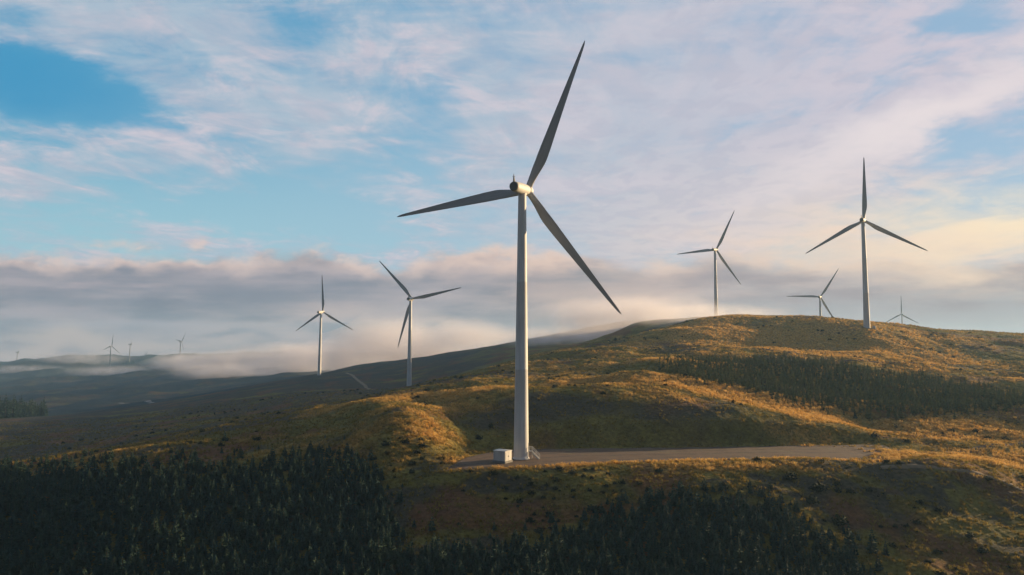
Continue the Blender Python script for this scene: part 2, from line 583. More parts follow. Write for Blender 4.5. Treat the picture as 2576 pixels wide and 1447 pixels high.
# grid runs clockwise from +Y, flip so that faces look up
ground = grid_mesh('ground', GX[:, ::-1], GY[:, ::-1], GZ[:, ::-1], M_GROUND, True, {'straw': cs[:, ::-1], 'bracken': cb[:, ::-1], 'heather': ch_[:, ::-1], 'wood': far_shade[:, ::-1]})
tag(ground, kind='structure')

# ------------------------------------------------------------------ road and tracks


def resample(poly, n):
    poly = np.asarray(poly, float)
    s = np.concatenate([[0], np.cumsum(np.hypot(*np.diff(poly, axis=0).T))])
    t = np.linspace(0, s[-1], n)
    return np.stack([np.interp(t, s, poly[:, 0]), np.interp(t, s, poly[:, 1])], 1)


lo, hi = resample(rlo, 160), resample(rhi, 160)
t = np.linspace(0, 1, 26)[None, :, None]
rp = lo[:, None] * (1 - t) + hi[:, None] * t
wob = np.clip(fbm(np.arange(160) / 9.0, np.zeros(160), 4, 33), -1.2, 1.2)[:, None] * np.array([[0.3, 1.4]])
rp += wob[:, None] * np.clip(1 - t * 3, 0, 1) + wob[::-1][:, None] * np.clip(t * 3 - 2, 0, 1)
rz = PAD + 0.04 * fbm(rp[..., 0] / 4, rp[..., 1] / 4, 3, 71) - 0.13 * (np.abs(t[..., 0] - 0.5) > 0.49)
tag(grid_mesh('road', rp[..., 0], rp[..., 1], rz, M_ROAD, False, {'across': np.broadcast_to(t[..., 0], rz.shape).copy()}), kind='structure')


def track(name, pxs, width, mat=None):
    c0 = np.array([at(*q)[:2] for q in pxs])
    n = int(max(24, np.hypot(*np.diff(c0, axis=0).T).sum() / 2.5))
    c0 = resample(c0, n)
    for _ in range(4):
        c0[1:-1] = (c0[:-2] + 2 * c0[1:-1] + c0[2:]) / 4
    tg = np.gradient(c0, axis=0)
    nrm = np.stack([-tg[:, 1], tg[:, 0]], 1) / np.hypot(*tg.T)[:, None]
    w = np.linspace(-0.5, 0.5, 5)[None, :, None] * width * (1 + 0.25 * pnoise(np.arange(n) / 5.0, np.zeros(n), 5))[:, None, None]
    pp = c0[:, None] + nrm[:, None] * w
    z = height(pp[..., 0], pp[..., 1]) + 0.14
    z[:, 0] -= 0.3
    z[:, -1] -= 0.3
    return tag(grid_mesh(name, pp[..., 0], pp[..., 1], z, mat or M_ROAD, False, {'across': np.broadcast_to(np.linspace(0.3, 0.7, 5)[None], z.shape).copy()}), kind='structure')


track('track', [(2215, 1163, 174), (2300, 1172, 173.5), (2380, 1182, 173), (2450, 1191, 172.2), (2500, 1207, 170.8), (2576, 1237, 168.2), (2650, 1275, 164)], 2.4, M_TRACK)
track('track', [(2235, 1122, 203), (2330, 1128, 200), (2450, 1120, 208), (2576, 1107, 219), (2700, 1100, 226)], 4.0)
track('track', [(1380, 889, 415), (1500, 869.5, 440), (1640, 869, 402), (1740, 873, 402), (1900, 885, 385), (2050, 905, 362), (2300, 915, 370), (2600, 924, 372)], 3.0)
track('track', [(872, 938, 770), (890, 950, 690), (915, 968, 600), (940, 985, 500)], 4.0, M_TRACK)
track('track', [(300, 1008, 1060), (340, 1012, 1030), (385, 1030, 900)], 8.0, M_PALE)
track('track', [(385, 1004, 1080), (430, 1004, 1080), (480, 1004, 1080)], 8.0, M_PALE)

# ------------------------------------------------------------------ wind turbines
TILT = R(5.5)
HUB, BL = 71.2, 42.3
tb = MB()
prof = [(2.15, 0.0), (2.15, 0.25), (1.96, 0.25), (1.955, 0.9)]
for zz in (11.5, 22.95, 23.0, 23.12, 23.17, 34.5, 45.95, 46.0, 46.12, 46.17, 57.0):
    prof += [(1.96 - (1.96 - 1.06) * zz / 69.6 + (0.018 if 23.0 <= zz <= 23.12 or 46.0 <= zz <= 46.12 else 0), zz)]
prof += [(1.06, 69.6)]
tb.lathe(prof, 48)
ME_TOWER = tb.mesh('tower', M_TOWER)
nb = MB()
nb.lathe([(0.35, -6.3), (1.0, -6.25), (1.22, -6.0), (1.34, -5.4), (1.45, -3.0), (1.5, 0.0), (1.48, 2.0), (1.36, 2.9)], 36, 'Y')
nb.lathe([(1.12, -1.75), (1.12, -1.2)], 32, 'Z')
ME_NAC = nb.mesh('nacelle', M_NAC)
cb_ = MB()
cb_.lathe([(0.9, -6.42), (1.08, -6.40), (1.24, -6.1), (1.26, -5.95), (1.2, -5.95)], 36, 'Y')
ME_CAP = cb_.mesh('rear_cover', M_REAR)
mb_ = MB()
mb_.tube((0, -5.85, 1.1), (0, -5.85, 3.3), 0.34, 0.05)
mb_.box((-0.4, -5.9, 2.55), (0.4, -5.8, 2.63))
mb_.add([(0, -6.3, 1.25), (0, -5.3, 1.3), (0, -5.8, 2.6), (0.16, -6.3, 1.25), (0.16, -5.3, 1.3), (0.1, -5.8, 2.6)], [(0, 1, 2), (3, 5, 4), (0, 2, 5, 3), (1, 4, 5, 2), (0, 3, 4, 1)])
ME_MAST = mb_.mesh('weather_mast', M_DARK)
hb = MB()
hb.lathe([(1.25, 2.95), (1.42, 3.1), (1.5, 3.9), (1.46, 4.7), (1.2, 5.5), (0.75, 6.0), (0.2, 6.2)], 36, 'Y')
ME_HUB = hb.mesh('spinner', M_NAC)


def blade_mesh():
    b = MB()
    rr = []
    N = 28
    for k in range(41):
        s = k / 40
        s = s ** 0.9
        rr_ = 0.9 + s * (BL - 0.9)
        u = rr_ / BL
        chord = np.interp(u, [0, 0.05, 0.10, 0.16, 0.22, 0.30, 0.45, 0.6, 0.75, 0.88, 0.95, 0.985, 1.0], [1.8, 1.8, 2.05, 2.6, 2.95, 2.85, 2.38, 1.9, 1.4, 0.97, 0.72, 0.46, 0.12])
        thick = np.interp(u, [0, 0.05, 0.10, 0.16, 0.22, 0.30, 0.5, 0.75, 1.0], [1.75, 1.75, 1.5, 1.1, 0.85, 0.65, 0.40, 0.2, 0.03])
        rd = np.interp(u, [0, 0.05, 0.2], [1, 1, 0])
        tw = R(np.interp(u, [0, 0.2, 0.4, 0.7, 1.0], [13, 12, 7, 2, -1]))
        ring = []
        for j in range(N):
            a = 2 * math.pi * j / N
            cx, cy = math.cos(a), math.sin(a)
            # round root
            rx, ry = chord / 2 * cx, thick / 2 * cy
            # aerofoil: leading edge on -x, sharp trailing edge on +x
            xx = (1 + cx) / 2
            th = 5 * (0.2969 * math.sqrt(max(xx, 0)) - 0.126 * xx - 0.3516 * xx ** 2 + 0.2843 * xx ** 3 - 0.1036 * xx ** 4) / 0.5 / 2
            ax = (xx - 0.32) * chord
            ay = th * thick * 0.5 * (1 if cy >= 0 else -1) * 1.0 + 0.05 * chord * math.sin(math.pi * xx) * 0.6
            x = rx * rd + ax * (1 - rd)
            y = ry * rd + ay * (1 - rd)
            xr, yr = x * math.cos(tw) - y * math.sin(tw), x * math.sin(tw) + y * math.cos(tw)
            ring.append((xr, yr + 0.9 * u * u, rr_))
        rr.append(ring)
    b.rings(rr)
    return b.mesh('blade', M_BLADE)


ME_BLADE = blade_mesh()
db = MB()
Mdoor = Matrix.Rotation(R(-8), 4, 'Z')
db.box((1.9, -0.5, 2.0), (2.0, 0.5, 4.2), Mdoor)
ME_DOOR = db.mesh('door', M_STEEL)


def turbine(base, yaw, rot, label, group=None, detail=True):
    t_ = empty('wind_turbine', base, -R(yaw))
    tag(t_, label, 'wind turbine', group)
    link(bpy.data.objects.new('tower', ME_TOWER), t_)
    n = link(bpy.data.objects.new('nacelle', ME_NAC), t_)
    n.location = (0, 0, HUB)
    n.rotation_euler = (TILT, 0, 0)
    if detail:
        link(bpy.data.objects.new('rear_cover', ME_CAP), n)
        link(bpy.data.objects.new('weather_mast', ME_MAST), n)
    h = link(bpy.data.objects.new('spinner', ME_HUB), t_)
    h.location = (0, 0, HUB)
    h.rotation_euler = (TILT, 0, 0)
    for k in range(3):
        b = link(bpy.data.objects.new('blade', ME_BLADE), t_)
        mt = Matrix.Rotation(TILT, 4, 'X')
        b.location = Vector((0, 0, HUB)) + mt @ Vector((0, 4.0, 0))
        b.rotation_euler = (mt @ Matrix.Rotation(R(rot + 120 * k), 4, 'Y')).to_euler()
    return t_


def ground_at(x, y):
    return float(height(np.array([x]), np.array([y]))[0])


def stand(px, py, d, label, yaw, rot, group=None, detail=True, keep=True):
    q = at(px, py, d)
    return turbine(tuple(q) if keep else (q[0], q[1], ground_at(q[0], q[1]) - 0.3), yaw, rot, label, group, detail)


q = on_level(1311, 1154, PAD)
main = turbine((q[0], q[1], 0.0), 22, 24.0, 'tall white wind turbine in the foreground beside a gravel road and white kiosk')
dr = link(bpy.data.objects.new('door', ME_DOOR), main)
dr.rotation_euler = (0, 0, R(30))
HILL = 'wind turbines on the hill'
stand(2181, 826, 452, 'large wind turbine standing on the right hilltop, one blade straight up', 34, 2.5, HILL)
stand(1802, 809, 682, 'wind turbine rising behind the hill crest, its tower foot in pink mist', 36, 28, HILL)
stand(2067, 887, 890, 'small wind turbine mostly hidden behind the hilltop, left of the largest hill turbine', 34, 33, HILL)
stand(2272, 871, 1560, 'faint pale wind turbine behind the hill, only its three blades above the crest', 14, 0, HILL)
RDG = 'wind turbines on the left ridge'
stand(1029, 975, 560, 'wind turbine on the shaded left slope, one blade hanging down beside its tower', 10, 78, RDG)
stand(803, 946, 778, 'wind turbine at the end of the left ridge, blades in an upright Y', 16, -1, RDG)
FAR = 'faint wind turbines on the far hills'
M_GREY = paint('shaded_far_paint', (0.20, 0.205, 0.215), 0.6, 0.1)  # shaded look of the far turbines put into a darker paint colour
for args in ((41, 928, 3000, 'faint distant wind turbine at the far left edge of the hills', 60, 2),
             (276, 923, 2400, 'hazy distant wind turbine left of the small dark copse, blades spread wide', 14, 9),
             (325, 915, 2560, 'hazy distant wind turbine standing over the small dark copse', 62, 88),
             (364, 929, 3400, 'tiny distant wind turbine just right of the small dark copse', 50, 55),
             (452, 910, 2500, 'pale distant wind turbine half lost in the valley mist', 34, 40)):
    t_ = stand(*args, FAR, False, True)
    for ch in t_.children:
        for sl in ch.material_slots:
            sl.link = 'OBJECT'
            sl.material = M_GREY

# ------------------------------------------------------------------ kiosk and stairs at the tower foot
def kiosk(loc, rz, label, w=3.5, dep=3.0, h=2.55):
    k = empty('transformer_kiosk', loc, rz)
    tag(k, label, 'kiosk')
    b = MB()
    b.box((-w / 2, -dep / 2, 0.22), (w / 2, dep / 2, h))
    for i in range(1, 4):
        x = -w / 2 + w * i / 4
        b.box((x - 0.03, -dep / 2 - 0.02, 0.3), (x + 0.03, -dep / 2, h - 0.1))
    b.build('body', M_KIOSK, k)
    b = MB()
    b.box((-w / 2 - 0.12, -dep / 2 - 0.12, h + 0.002), (w / 2 + 0.12, dep / 2 + 0.12, h + 0.12))
    b.add([(-w / 2 - 0.12, -dep / 2 - 0.12, h + 0.122), (w / 2 + 0.12, -dep / 2 - 0.12, h + 0.122), (w / 2 + 0.12, dep / 2 + 0.12, h + 0.122), (-w / 2 - 0.12, dep / 2 + 0.12, h + 0.122), (-w / 2 + .3, 0, h + 0.3), (w / 2 - .3, 0, h + 0.3)],
          [(0, 1, 5, 4), (1, 2, 5), (2, 3, 4, 5), (3, 0, 4)])
    b.build('roof', M_KIOSK, k)
    b = MB()
    b.box((-w / 2 - 0.2, -dep / 2 - 0.2, -0.5), (w / 2 + 0.2, dep / 2 + 0.2, 0.218))
    b.build('plinth', M_CONC, k)
    for s_ in (-1, 1):
        b = MB()
        b.box((w / 2 + 0.002, s_ * 0.62 - 0.58, 0.35), (w / 2 + 0.05, s_ * 0.62 + 0.58, h - 0.2))
        d_ = b.build('door', M_KIOSK, k)
        b = MB()
        b.box((w / 2 + 0.052, s_ * 0.12 - 0.04, 1.2), (w / 2 + 0.1, s_ * 0.12 + 0.04, 1.45))
        b.build('handle', M_DARK, d_)
    return k


q2 = on_level(1264, 1160, PAD + 0.5)
kiosk((q2[0], q2[1] + 1.6, PAD + 0.28), R(-33), 'white box-shaped transformer kiosk on the gravel at the foot of the nearest turbine')
q3 = at(2199, 824, 450)
kiosk((q3[0], q3[1], ground_at(q3[0], q3[1])), R(-30), 'tiny white kiosk at the foot of the large hilltop turbine', 1.9, 1.7, 1.7)

st_ = empty('access_stairs', (q[0] + 1.95, q[1] + 0.1, PAD + 0.02), R(-12))
tag(st_, 'pale metal stairs with handrails leading up to the tower door', 'stairs')
b = MB()
b.box((0.02, -0.55, 1.9), (0.95, 0.55, 1.98))
b.build('landing', M_STEEL, st_)
for i in range(9):
    x, z = 1.02 + i * 0.21, 1.72 - i * 0.205
    b = MB()
    b.box((x - 0.14, -0.5, z), (x + 0.14, 0.5, z + 0.05))
    b.build('tread', M_STEEL, st_)
for s_ in (-0.56, 0.56):
    b = MB()
    b.add([(0.9, s_ - .03, 1.98), (0.9, s_ - .03, 1.45), (2.45, s_ - .03, -0.02), (2.95, s_ - .03, 0.0), (0.9, s_ + .03, 1.98), (0.9, s_ + .03, 1.45), (2.45, s_ + .03, -0.02), (2.95, s_ + .03, 0.0)],
          [(0, 1, 2, 3), (7, 6, 5, 4), (0, 3, 7, 4), (1, 5, 6, 2), (0, 4, 5, 1), (3, 2, 6, 7)])
    b.build('stringer', M_STEEL, st_)
    b = MB()
    b.tube((0.05, s_, 3.0), (0.95, s_, 3.0), 0.06)
    b.tube((0.95, s_, 3.0), (2.9, s_, 1.05), 0.06)
    b.tube((0.95, s_, 2.5), (2.9, s_, 0.55), 0.03)
    b.tube((0.05, s_, 2.5), (0.95, s_, 2.5), 0.03)
    for x, z in ((0.08, 1.95), (0.95, 1.95), (1.9, 0.95), (2.88, 0.0)):
        b.tube((x, s_, z), (x, s_, z + 1.05), 0.035)
    b.build('handrail', M_STEEL, st_)
for s_ in (-0.5, 0.5):
    b = MB()
    b.box((0.85, s_ - 0.04, -0.02), (0.93, s_ + 0.04, 1.9))
    b.build('leg', M_STEEL, st_)


# ------------------------------------------------------------------ trees
def conifer(seed, h=5.0, w=1.25, dens=1.0):
    rnd = random.Random(seed)
    tr, cr_ = MB(), MB()
    lean = (rnd.uniform(-0.15, 0.15), rnd.uniform(-0.15, 0.15))
    tr.tube((0, 0, -0.4), (lean[0], lean[1], h * 0.96), 0.11 * h / 5, 0.015, 6)
    nw = int(15 * dens)
    for k in range(nw):
        s = (k + rnd.uniform(-0.3, 0.3)) / nw
        z = h * (0.06 + 0.92 * s)
        reach = w * (1 - s) ** 0.8 * rnd.uniform(0.75, 1.15) + 0.06
        nbr = max(4, int(9 * (1 - s) + 3))
        a0 = rnd.uniform(0, 6.28)
        for j in range(nbr):
            a = a0 + 6.283 * j / nbr + rnd.uniform(-0.25, 0.25)
            L = reach * rnd.uniform(0.65, 1.15)
            ca, sa = math.cos(a), math.sin(a)
            x0, y0 = lean[0] * s, lean[1] * s
            up = rnd.uniform(-0.25, 0.30) * L + 0.1 * s
            wd = L * rnd.uniform(0.20, 0.34)
            tipz = z + up
            mz = z + up * 0.5 - 0.10 * L
            pm = (x0 + ca * L * 0.55, y0 + sa * L * 0.55)
            cr_.add([(x0, y0, z + 0.08), (pm[0] - sa * wd, pm[1] + ca * wd, mz - 0.12), (x0 + ca * L, y0 + sa * L, tipz), (pm[0] + sa * wd, pm[1] - ca * wd, mz - 0.12), (pm[0], pm[1], mz + 0.14)],
                    [(0, 1, 4), (1, 2, 4), (2, 3, 4), (3, 0, 4)])
    cr_.add([(lean[0] - .05, lean[1], h * 0.93), (lean[0] + .05, lean[1], h * 0.93), (lean[0], lean[1], h * 1.06), (lean[0], lean[1] + .06, h * 0.93)], [(0, 1, 2), (1, 3, 2), (3, 0, 2)])
    return tr, cr_


def bush(seed, r=0.9):
    rnd = random.Random(seed)
    tr, cr_ = MB(), MB()
    for k in range(5):
        a = rnd.uniform(0, 6.28)
        tr.tube((0, 0, -0.25), (math.cos(a) * r * 0.5, math.sin(a) * r * 0.5, r * rnd.uniform(0.5, 0.9)), 0.05, 0.015, 5)
    for k in range(190):
        a, e = rnd.uniform(0, 6.28), math.asin(rnd.uniform(-0.1, 1))
        q = r * rnd.uniform(0.45, 1.08)
        q *= 0.8 + 0.25 * math.sin(3 * a + seed)
        c0 = Vector((q * math.cos(a) * math.cos(e), q * math.sin(a) * math.cos(e), 0.15 + q * 1.05 * math.sin(e)))
        d1 = Vector((rnd.uniform(-1, 1), rnd.uniform(-1, 1), rnd.uniform(-0.3, 1))).normalized() * r * 0.24
        d2 = d1.orthogonal().normalized() * r * 0.13
        cr_.add([c0 - d1 * .6, c0 + d2, c0 + d1, c0 - d2], [(0, 1, 2, 3)])
    return tr, cr_


SPR = []
for i, (h_, w_) in enumerate([(4.6, 1.35), (5.4, 1.5), (3.6, 1.25), (4.2, 1.15), (5.0, 1.7)]):
    a, b = conifer(100 + i, h_, w_)
    SPR.append((a.mesh('trunk', M_BARK), b.mesh('crown', M_SPRUCE), h_))
LAR = []
for i, (h_, w_) in enumerate([(4.8, 1.1), (5.6, 1.25), (4.0, 1.0), (5.2, 1.35)]):
    a, b = conifer(200 + i, h_, w_, 0.8)
    LAR.append((a.mesh('trunk', M_BARK), b.mesh('crown', M_LARCH), h_))
BSH = []
for i in range(4):
    a, b = bush(300 + i)
    BSH.append((a.mesh('stem', M_BARK), b.mesh('foliage', M_BUSH), 1.0))

POLY_LEFT = np.array([(-120, 1200), (40, 1186), (200, 1176), (420, 1172), (640, 1168), (770, 1150), (860, 1142), (930, 1165), (960, 1205), (985, 1260), (1005, 1310), (1015, 1365), (1010, 1400), (1010, 1620), (-200, 1620)])
POLY_MID = np.array([(1010, 1395), (1120, 1375), (1260, 1372), (1390, 1352), (1470, 1310), (1540, 1275), (1640, 1250), (1760, 1240), (1880, 1242), (1960, 1262), (2040, 1310), (2110, 1360), (2180, 1420), (2260, 1500), (2300, 1620), (1010, 1620)])
POLY_RIGHT = np.array([(1650, 925), (1700, 912), (1850, 912), (1960, 905), (2080, 915), (2200, 935), (2330, 955), (2450, 975), (2560, 995), (2640, 1010), (2640, 1030), (2540, 1028), (2400, 1043), (2250, 1050), (2130, 1042), (2000, 1016), (1900, 992), (1800, 966), (1700, 945)])


def jittered(x0, x1, y0, y1, s):
    gx, gy = np.meshgrid(np.arange(x0, x1, s), np.arange(y0, y1, s))
    gx = gx + (np.arange(gx.shape[0]) % 2)[:, None] * s * 0.5
    gx = gx + RNG.uniform(-0.42, 0.42, gx.shape) * s
    gy = gy + RNG.uniform(-0.42, 0.42, gy.shape) * s
    return gx.ravel(), gy.ravel()


def in_poly(px, py, poly):
    return poly_sd(px, py, poly) < 0


def plant_points(poly, box_, s, ragged=10):
    x, y = jittered(*box_, s)
    z = height(x, y)
    px, py = project(x, y, z)
    e = poly_sd(px, py, poly) + RNG.normal(0, ragged, px.shape)
    k = e < 0
    return x[k], y[k], z[k], px[k], py[k], e[k]


GX1 = plant_points(POLY_LEFT, (-150, -15, 92, 215), 1.8, 20)
GX2 = plant_points(POLY_MID, (-30, 95, 92, 180), 1.8, 18)
trees = []
for wood, g in ((0, GX1), (1, GX2)):
    for x, y, z, px, py, e in zip(*g):
        sc = random.choice((1, 1, 1, 1.12, 0.75)) * random.uniform(0.5, 0.88) * (0.5 if e > -9 else 0.75 if e > -26 else 1.0)
        trees.append((wood, x, y, z, px, py, sc, random.randrange(5), random.uniform(0, 6.28), random.uniform(1.0, 1.4)))


def place_tree(kind_list, name, parts, x, y, z, sc, v, rz_, wsc, label, cat, group=None):
    me = kind_list[v]
    t_ = empty(name, (x, y, z - 0.05), rz_)
    t_.scale = (sc * wsc, sc * wsc, sc)
    tag(t_, label, cat, group)
    for nm, m_ in zip(parts, me[:2]):
        link(bpy.data.objects.new(nm, m_), t_)
    return t_


def shows(tr):
    wood, x, y, z, px, py, sc = tr[:7]
    top = project(np.array(x), np.array(y), np.array(z + 5 * sc))[1]
    ok = -10 < px < 2590 and top < 1440
    return sc / y if ok else -1


order = sorted(range(len(trees)), key=lambda i: -shows(trees[i]))
LAB = ('dark young conifer in the dense plantation filling the lower left corner',
       'dark young conifer in the rounded plantation at the bottom below the gravel road')
GRP = ('conifers of the lower left plantation', 'conifers of the plantation below the road')
for i in order[:296]:
    w_, x, y, z, px, py, sc, v, rz_, ws = trees[i]
    place_tree(SPR, 'conifer_tree', ('trunk', 'crown'), x, y, z, sc, v, rz_, ws, LAB[w_], 'tree', GRP[w_])


# --- masses nobody could count: points carrying instances
def proto_join(pair):
    me = bpy.data.meshes.new('plant')
    vs, fs, mi = [], [], []
    for k, m_ in enumerate(pair[:2]):
        n = len(vs)
        vs += [tuple(v.co) for v in m_.vertices]
        fs += [tuple(i + n for i in p_.vertices) for p_ in m_.polygons]
        mi += [k] * len(m_.polygons)
        me.materials.append(m_.materials[0])
    me.from_pydata(vs, [], fs)
    me.polygons.foreach_set('material_index', mi)
    return me


def scatter(name, protos, x, y, z, size, variant, rz_, label=None, attrs=None, widths=None, tilt=None):
    me = bpy.data.meshes.new(name)
    n = len(x)
    me.vertices.add(n)
    me.vertices.foreach_set('co', np.stack([x, y, z], -1).astype(np.float32).ravel())
    w = size if widths is None else size * widths
    for k, kind_, v in (('size', 'FLOAT_VECTOR', np.stack([w, w, size], -1)), ('which', 'INT', variant),
                        ('turn', 'FLOAT_VECTOR', np.stack([np.zeros(n) if tilt is None else tilt[0], np.zeros(n) if tilt is None else tilt[1], rz_], -1))):
        a = me.attributes.new(k, kind_, 'POINT')
        if kind_ == 'INT':
            a.data.foreach_set('value', np.asarray(v, np.int32))
        else:
            a.data.foreach_set('vector', np.asarray(v, np.float32).ravel())
    for k, v in (attrs or {}).items():
        a = me.attributes.new(k, 'FLOAT', 'POINT')
        a.data.foreach_set('value', np.asarray(v, np.float32))
    o = link(bpy.data.objects.new(name, me))
    ng = bpy.data.node_groups.new(name + '_scatter', 'GeometryNodeTree')
    ng.interface.new_socket('Geometry', in_out='INPUT', socket_type='NodeSocketGeometry')
    ng.interface.new_socket('Geometry', in_out='OUTPUT', socket_type='NodeSocketGeometry')
    gi, go = ng.nodes.new('NodeGroupInput'), ng.nodes.new('NodeGroupOutput')
    iop = ng.nodes.new('GeometryNodeInstanceOnPoints')
    g2i = ng.nodes.new('GeometryNodeGeometryToInstance')
    for pm in protos[::-1]:
        po = bpy.data.objects.new(name + '_plant', pm)      # source shapes, not in the scene
        oi = ng.nodes.new('GeometryNodeObjectInfo')
        oi.inputs['Object'].default_value = po
        ng.links.new(oi.outputs['Geometry'], g2i.inputs[0])
    ng.links.new(gi.outputs[0], iop.inputs['Points'])
    ng.links.new(g2i.outputs[0], iop.inputs['Instance'])
    iop.inputs['Pick Instance'].default_value = True

    def named(nm, ty, sock):
        a = ng.nodes.new('GeometryNodeInputNamedAttribute')
        a.data_type = ty
        a.inputs['Name'].default_value = nm
        ng.links.new([s_ for s_ in a.outputs if s_.enabled and s_.name == 'Attribute'][0], sock)
    named('size', 'FLOAT_VECTOR', iop.inputs['Scale'])
    named('which', 'INT', iop.inputs['Instance Index'])
    named('turn', 'FLOAT_VECTOR', iop.inputs['Rotation'])
    ng.links.new(iop.outputs[0], go.inputs[0])
    mo = o.modifiers.new('scatter', 'NODES')
    mo.node_group = ng
    tag(o, label, None, None, 'stuff')
    return o


rest = [trees[i] for i in order[296:]]
ra = np.array([r_[1:] for r_ in rest])
scatter('forest', [proto_join(p_) for p_ in SPR], ra[:, 0], ra[:, 1], ra[:, 2] - 0.05, ra[:, 5], ra[:, 6].astype(int), ra[:, 7],
        'dense dark young conifer plantations in the foreground', None, ra[:, 8])
gx, gy, gz, gpx, gpy, ge = plant_points(POLY_RIGHT, (50, 300, 245, 385), 2.05, 7)
k = RNG.random(len(gx)) < 0.86
gx, gy, gz = gx[k], gy[k], gz[k]
n = len(gx)
scatter('forest', [proto_join(p_) for p_ in LAR], gx, gy, gz - 0.05, RNG.uniform(0.4, 0.9, n), RNG.integers(0, 4, n), RNG.uniform(0, 6.28, n),
        'green and brown young plantation across the right hillside', None, RNG.uniform(0.8, 1.15, n))
# far wood in the valley on the left, and the copse on the far hill
fx, fy = jittered(-590, -470, 610, 740, 4.5)
fz = height(fx, fy)
fpx, fpy = project(fx, fy, fz)
k = (fpx < 118 + RNG.normal(0, 5, fpx.shape)) & (fpy > 1040) & (fpy < 1075)
n = int(k.sum())
scatter('forest', [proto_join(p_) for p_ in SPR], fx[k], fy[k], fz[k], RNG.uniform(2.6, 4.2, n), RNG.integers(0, 5, n), RNG.uniform(0, 6.28, n),
        'far-off dark wood in the valley at the left edge', None, RNG.uniform(0.7, 0.9, n))

cx_ = np.array([at(308 + 23 * i / 13.0, 911, 2500)[0] for i in range(14)]) + RNG.normal(0, 1.5, 14)
cy_ = 2500 + RNG.normal(0, 8, 14)
scatter('forest', [proto_join(p_) for p_ in SPR], cx_, cy_, height(cx_, cy_) - 1.0, RNG.uniform(2.0, 3.2, 14), RNG.integers(0, 5, 14), RNG.uniform(0, 6.28, 14),
        'small dark copse on the skyline of the far hills', None, RNG.uniform(1.3, 1.8, 14))

# --- shrubs and saplings one can tell apart
SHRUBS = [  # px, py, size, conifer?, label
    (2112, 1322, 1.9, 0, 'dark round bush alone on the grassy slope right of the lower plantation'),
    (2196, 1392, 1.05, 1, 'dark upright sapling at the lower right, tallest beside the plantation edge'),
    (2228, 1398, 0.7, 1, 'small dark sapling just right of the tallest lone sapling'),
    (2042, 1268, 1.5, 0, 'broad dark bush on the slope directly above the right plantation edge'),
    (1990, 1205, 1.6, 0, 'dark bush below the kink in the gravel road edge'),
    (2060, 1235, 1.7, 0, 'large dark bush halfway down the slope under the road'),
    (2140, 1240, 1.2, 0, 'dark bush in the right slope, between road edge and lone round bush'),
    (2152, 1053, 0.75, 1, 'small lone conifer in gold grass at the foot of the hillside plantation'),
    (1075, 985, 1.5, 0, 'dark bush on the knoll crest, left of the tall turbine tower'),
    (1205, 1105, 1.3, 0, 'dark bush between the golden knoll and the tall turbine'),
    (1235, 1075, 1.0, 0, 'small dark bush high on the bank left of the tall turbine'),
    (565, 1110, 0.75, 1, 'lone dark sapling among reddish bracken on the left flank'),
    (2230, 1165, 1.0, 0, 'small shrub at the far end of the gravel road'),
    (2262, 1168, 0.9, 0, 'small shrub right of the end of the gravel road'),
    (1905, 1160, 1.1, 0, 'low shrub at the lower edge of the gravel road midway along'),
]
for px, py, sz, con, lab in SHRUBS:
    # walk down the line of sight to the ground
    dd = np.linspace(110, 420, 1600)
    v = ray(px, py)
    zz = CZ + v[2] * dd
    hh = height(v[0] * dd, dd)
    i = int(np.argmax(hh > zz))
    x, y = v[0] * dd[i], dd[i]
    if con:
        place_tree(SPR, 'conifer_tree', ('trunk', 'crown'), x, y, hh[i], sz, random.randrange(5), random.uniform(0, 6), 1.0, lab, 'tree')
    else:
        place_tree(BSH, 'shrub', ('stem', 'foliage'), x, y, hh[i], sz, random.randrange(4), random.uniform(0, 6), 1.1, lab, 'shrub')

# heather and gorse scrub scattered over the moor
x, y = jittered(-230, 330, 118, 520, 2.7)
z = height(x, y)
px, py = project(x, y, z)
dn = fbm(x / 24, y / 24, 4, 81)
st1, br1, he1 = cover(x, y)
k = (RNG.random(x.shape) < 0.008 + 0.30 * sstep(0.12, 0.75, dn) + sstep(172, 168, y) * (0.05 + 0.3 * sstep(-0.1, 0.5, dn))) & (px > -60) & (px < 2640) & (poly_sd(x, y, ROADPOLY) > 2.5)
k &= (y < 200) | (RNG.random(x.shape) < 0.55)
k &= ~(in_poly(px, py, POLY_LEFT) | in_poly(px, py, POLY_MID)) & (blob(x, y, 1600, 1060, 214, 45, 12) < 0.35)
n = int(k.sum())
scatter('undergrowth', [proto_join(p_) for p_ in BSH], x[k], y[k], z[k] - 0.08, RNG.uniform(0.3, 1.0, n) ** 1.6 * 1.1 + 0.12, RNG.integers(0, 4, n), RNG.uniform(0, 6.28, n),
        'low dark heather and gorse scrub dotted over the moor', None, RNG.uniform(0.9, 1.5, n))


# --- grass
def tuft(seed):
    rnd = random.Random(seed)
    b = MB()
    for k in range(15):
        a = rnd.uniform(0, 6.28)
        r0 = rnd.uniform(0, 0.28)
        bx, by = math.cos(a) * r0, math.sin(a) * r0
        a2 = a + rnd.uniform(-0.9, 0.9)
        L, H_ = rnd.uniform(0.1, 0.42), rnd.uniform(0.35, 0.75)
        w = rnd.uniform(0.03, 0.06)
        a3 = rnd.uniform(0, 3.14)
        wx, wy = math.cos(a3) * w, math.sin(a3) * w
        mx_, my_ = bx + math.cos(a2) * L * 0.35, by + math.sin(a2) * L * 0.35
        tx, ty = bx + math.cos(a2) * L, by + math.sin(a2) * L
        b.add([(bx - wx, by - wy, -0.1), (bx + wx, by + wy, -0.1), (mx_ + wx, my_ + wy, H_ * 0.7), (mx_ - wx, my_ - wy, H_ * 0.7), (tx, ty, H_)], [(0, 1, 2, 3), (3, 2, 4)])
    return b.mesh('tuft', M_GRASS)


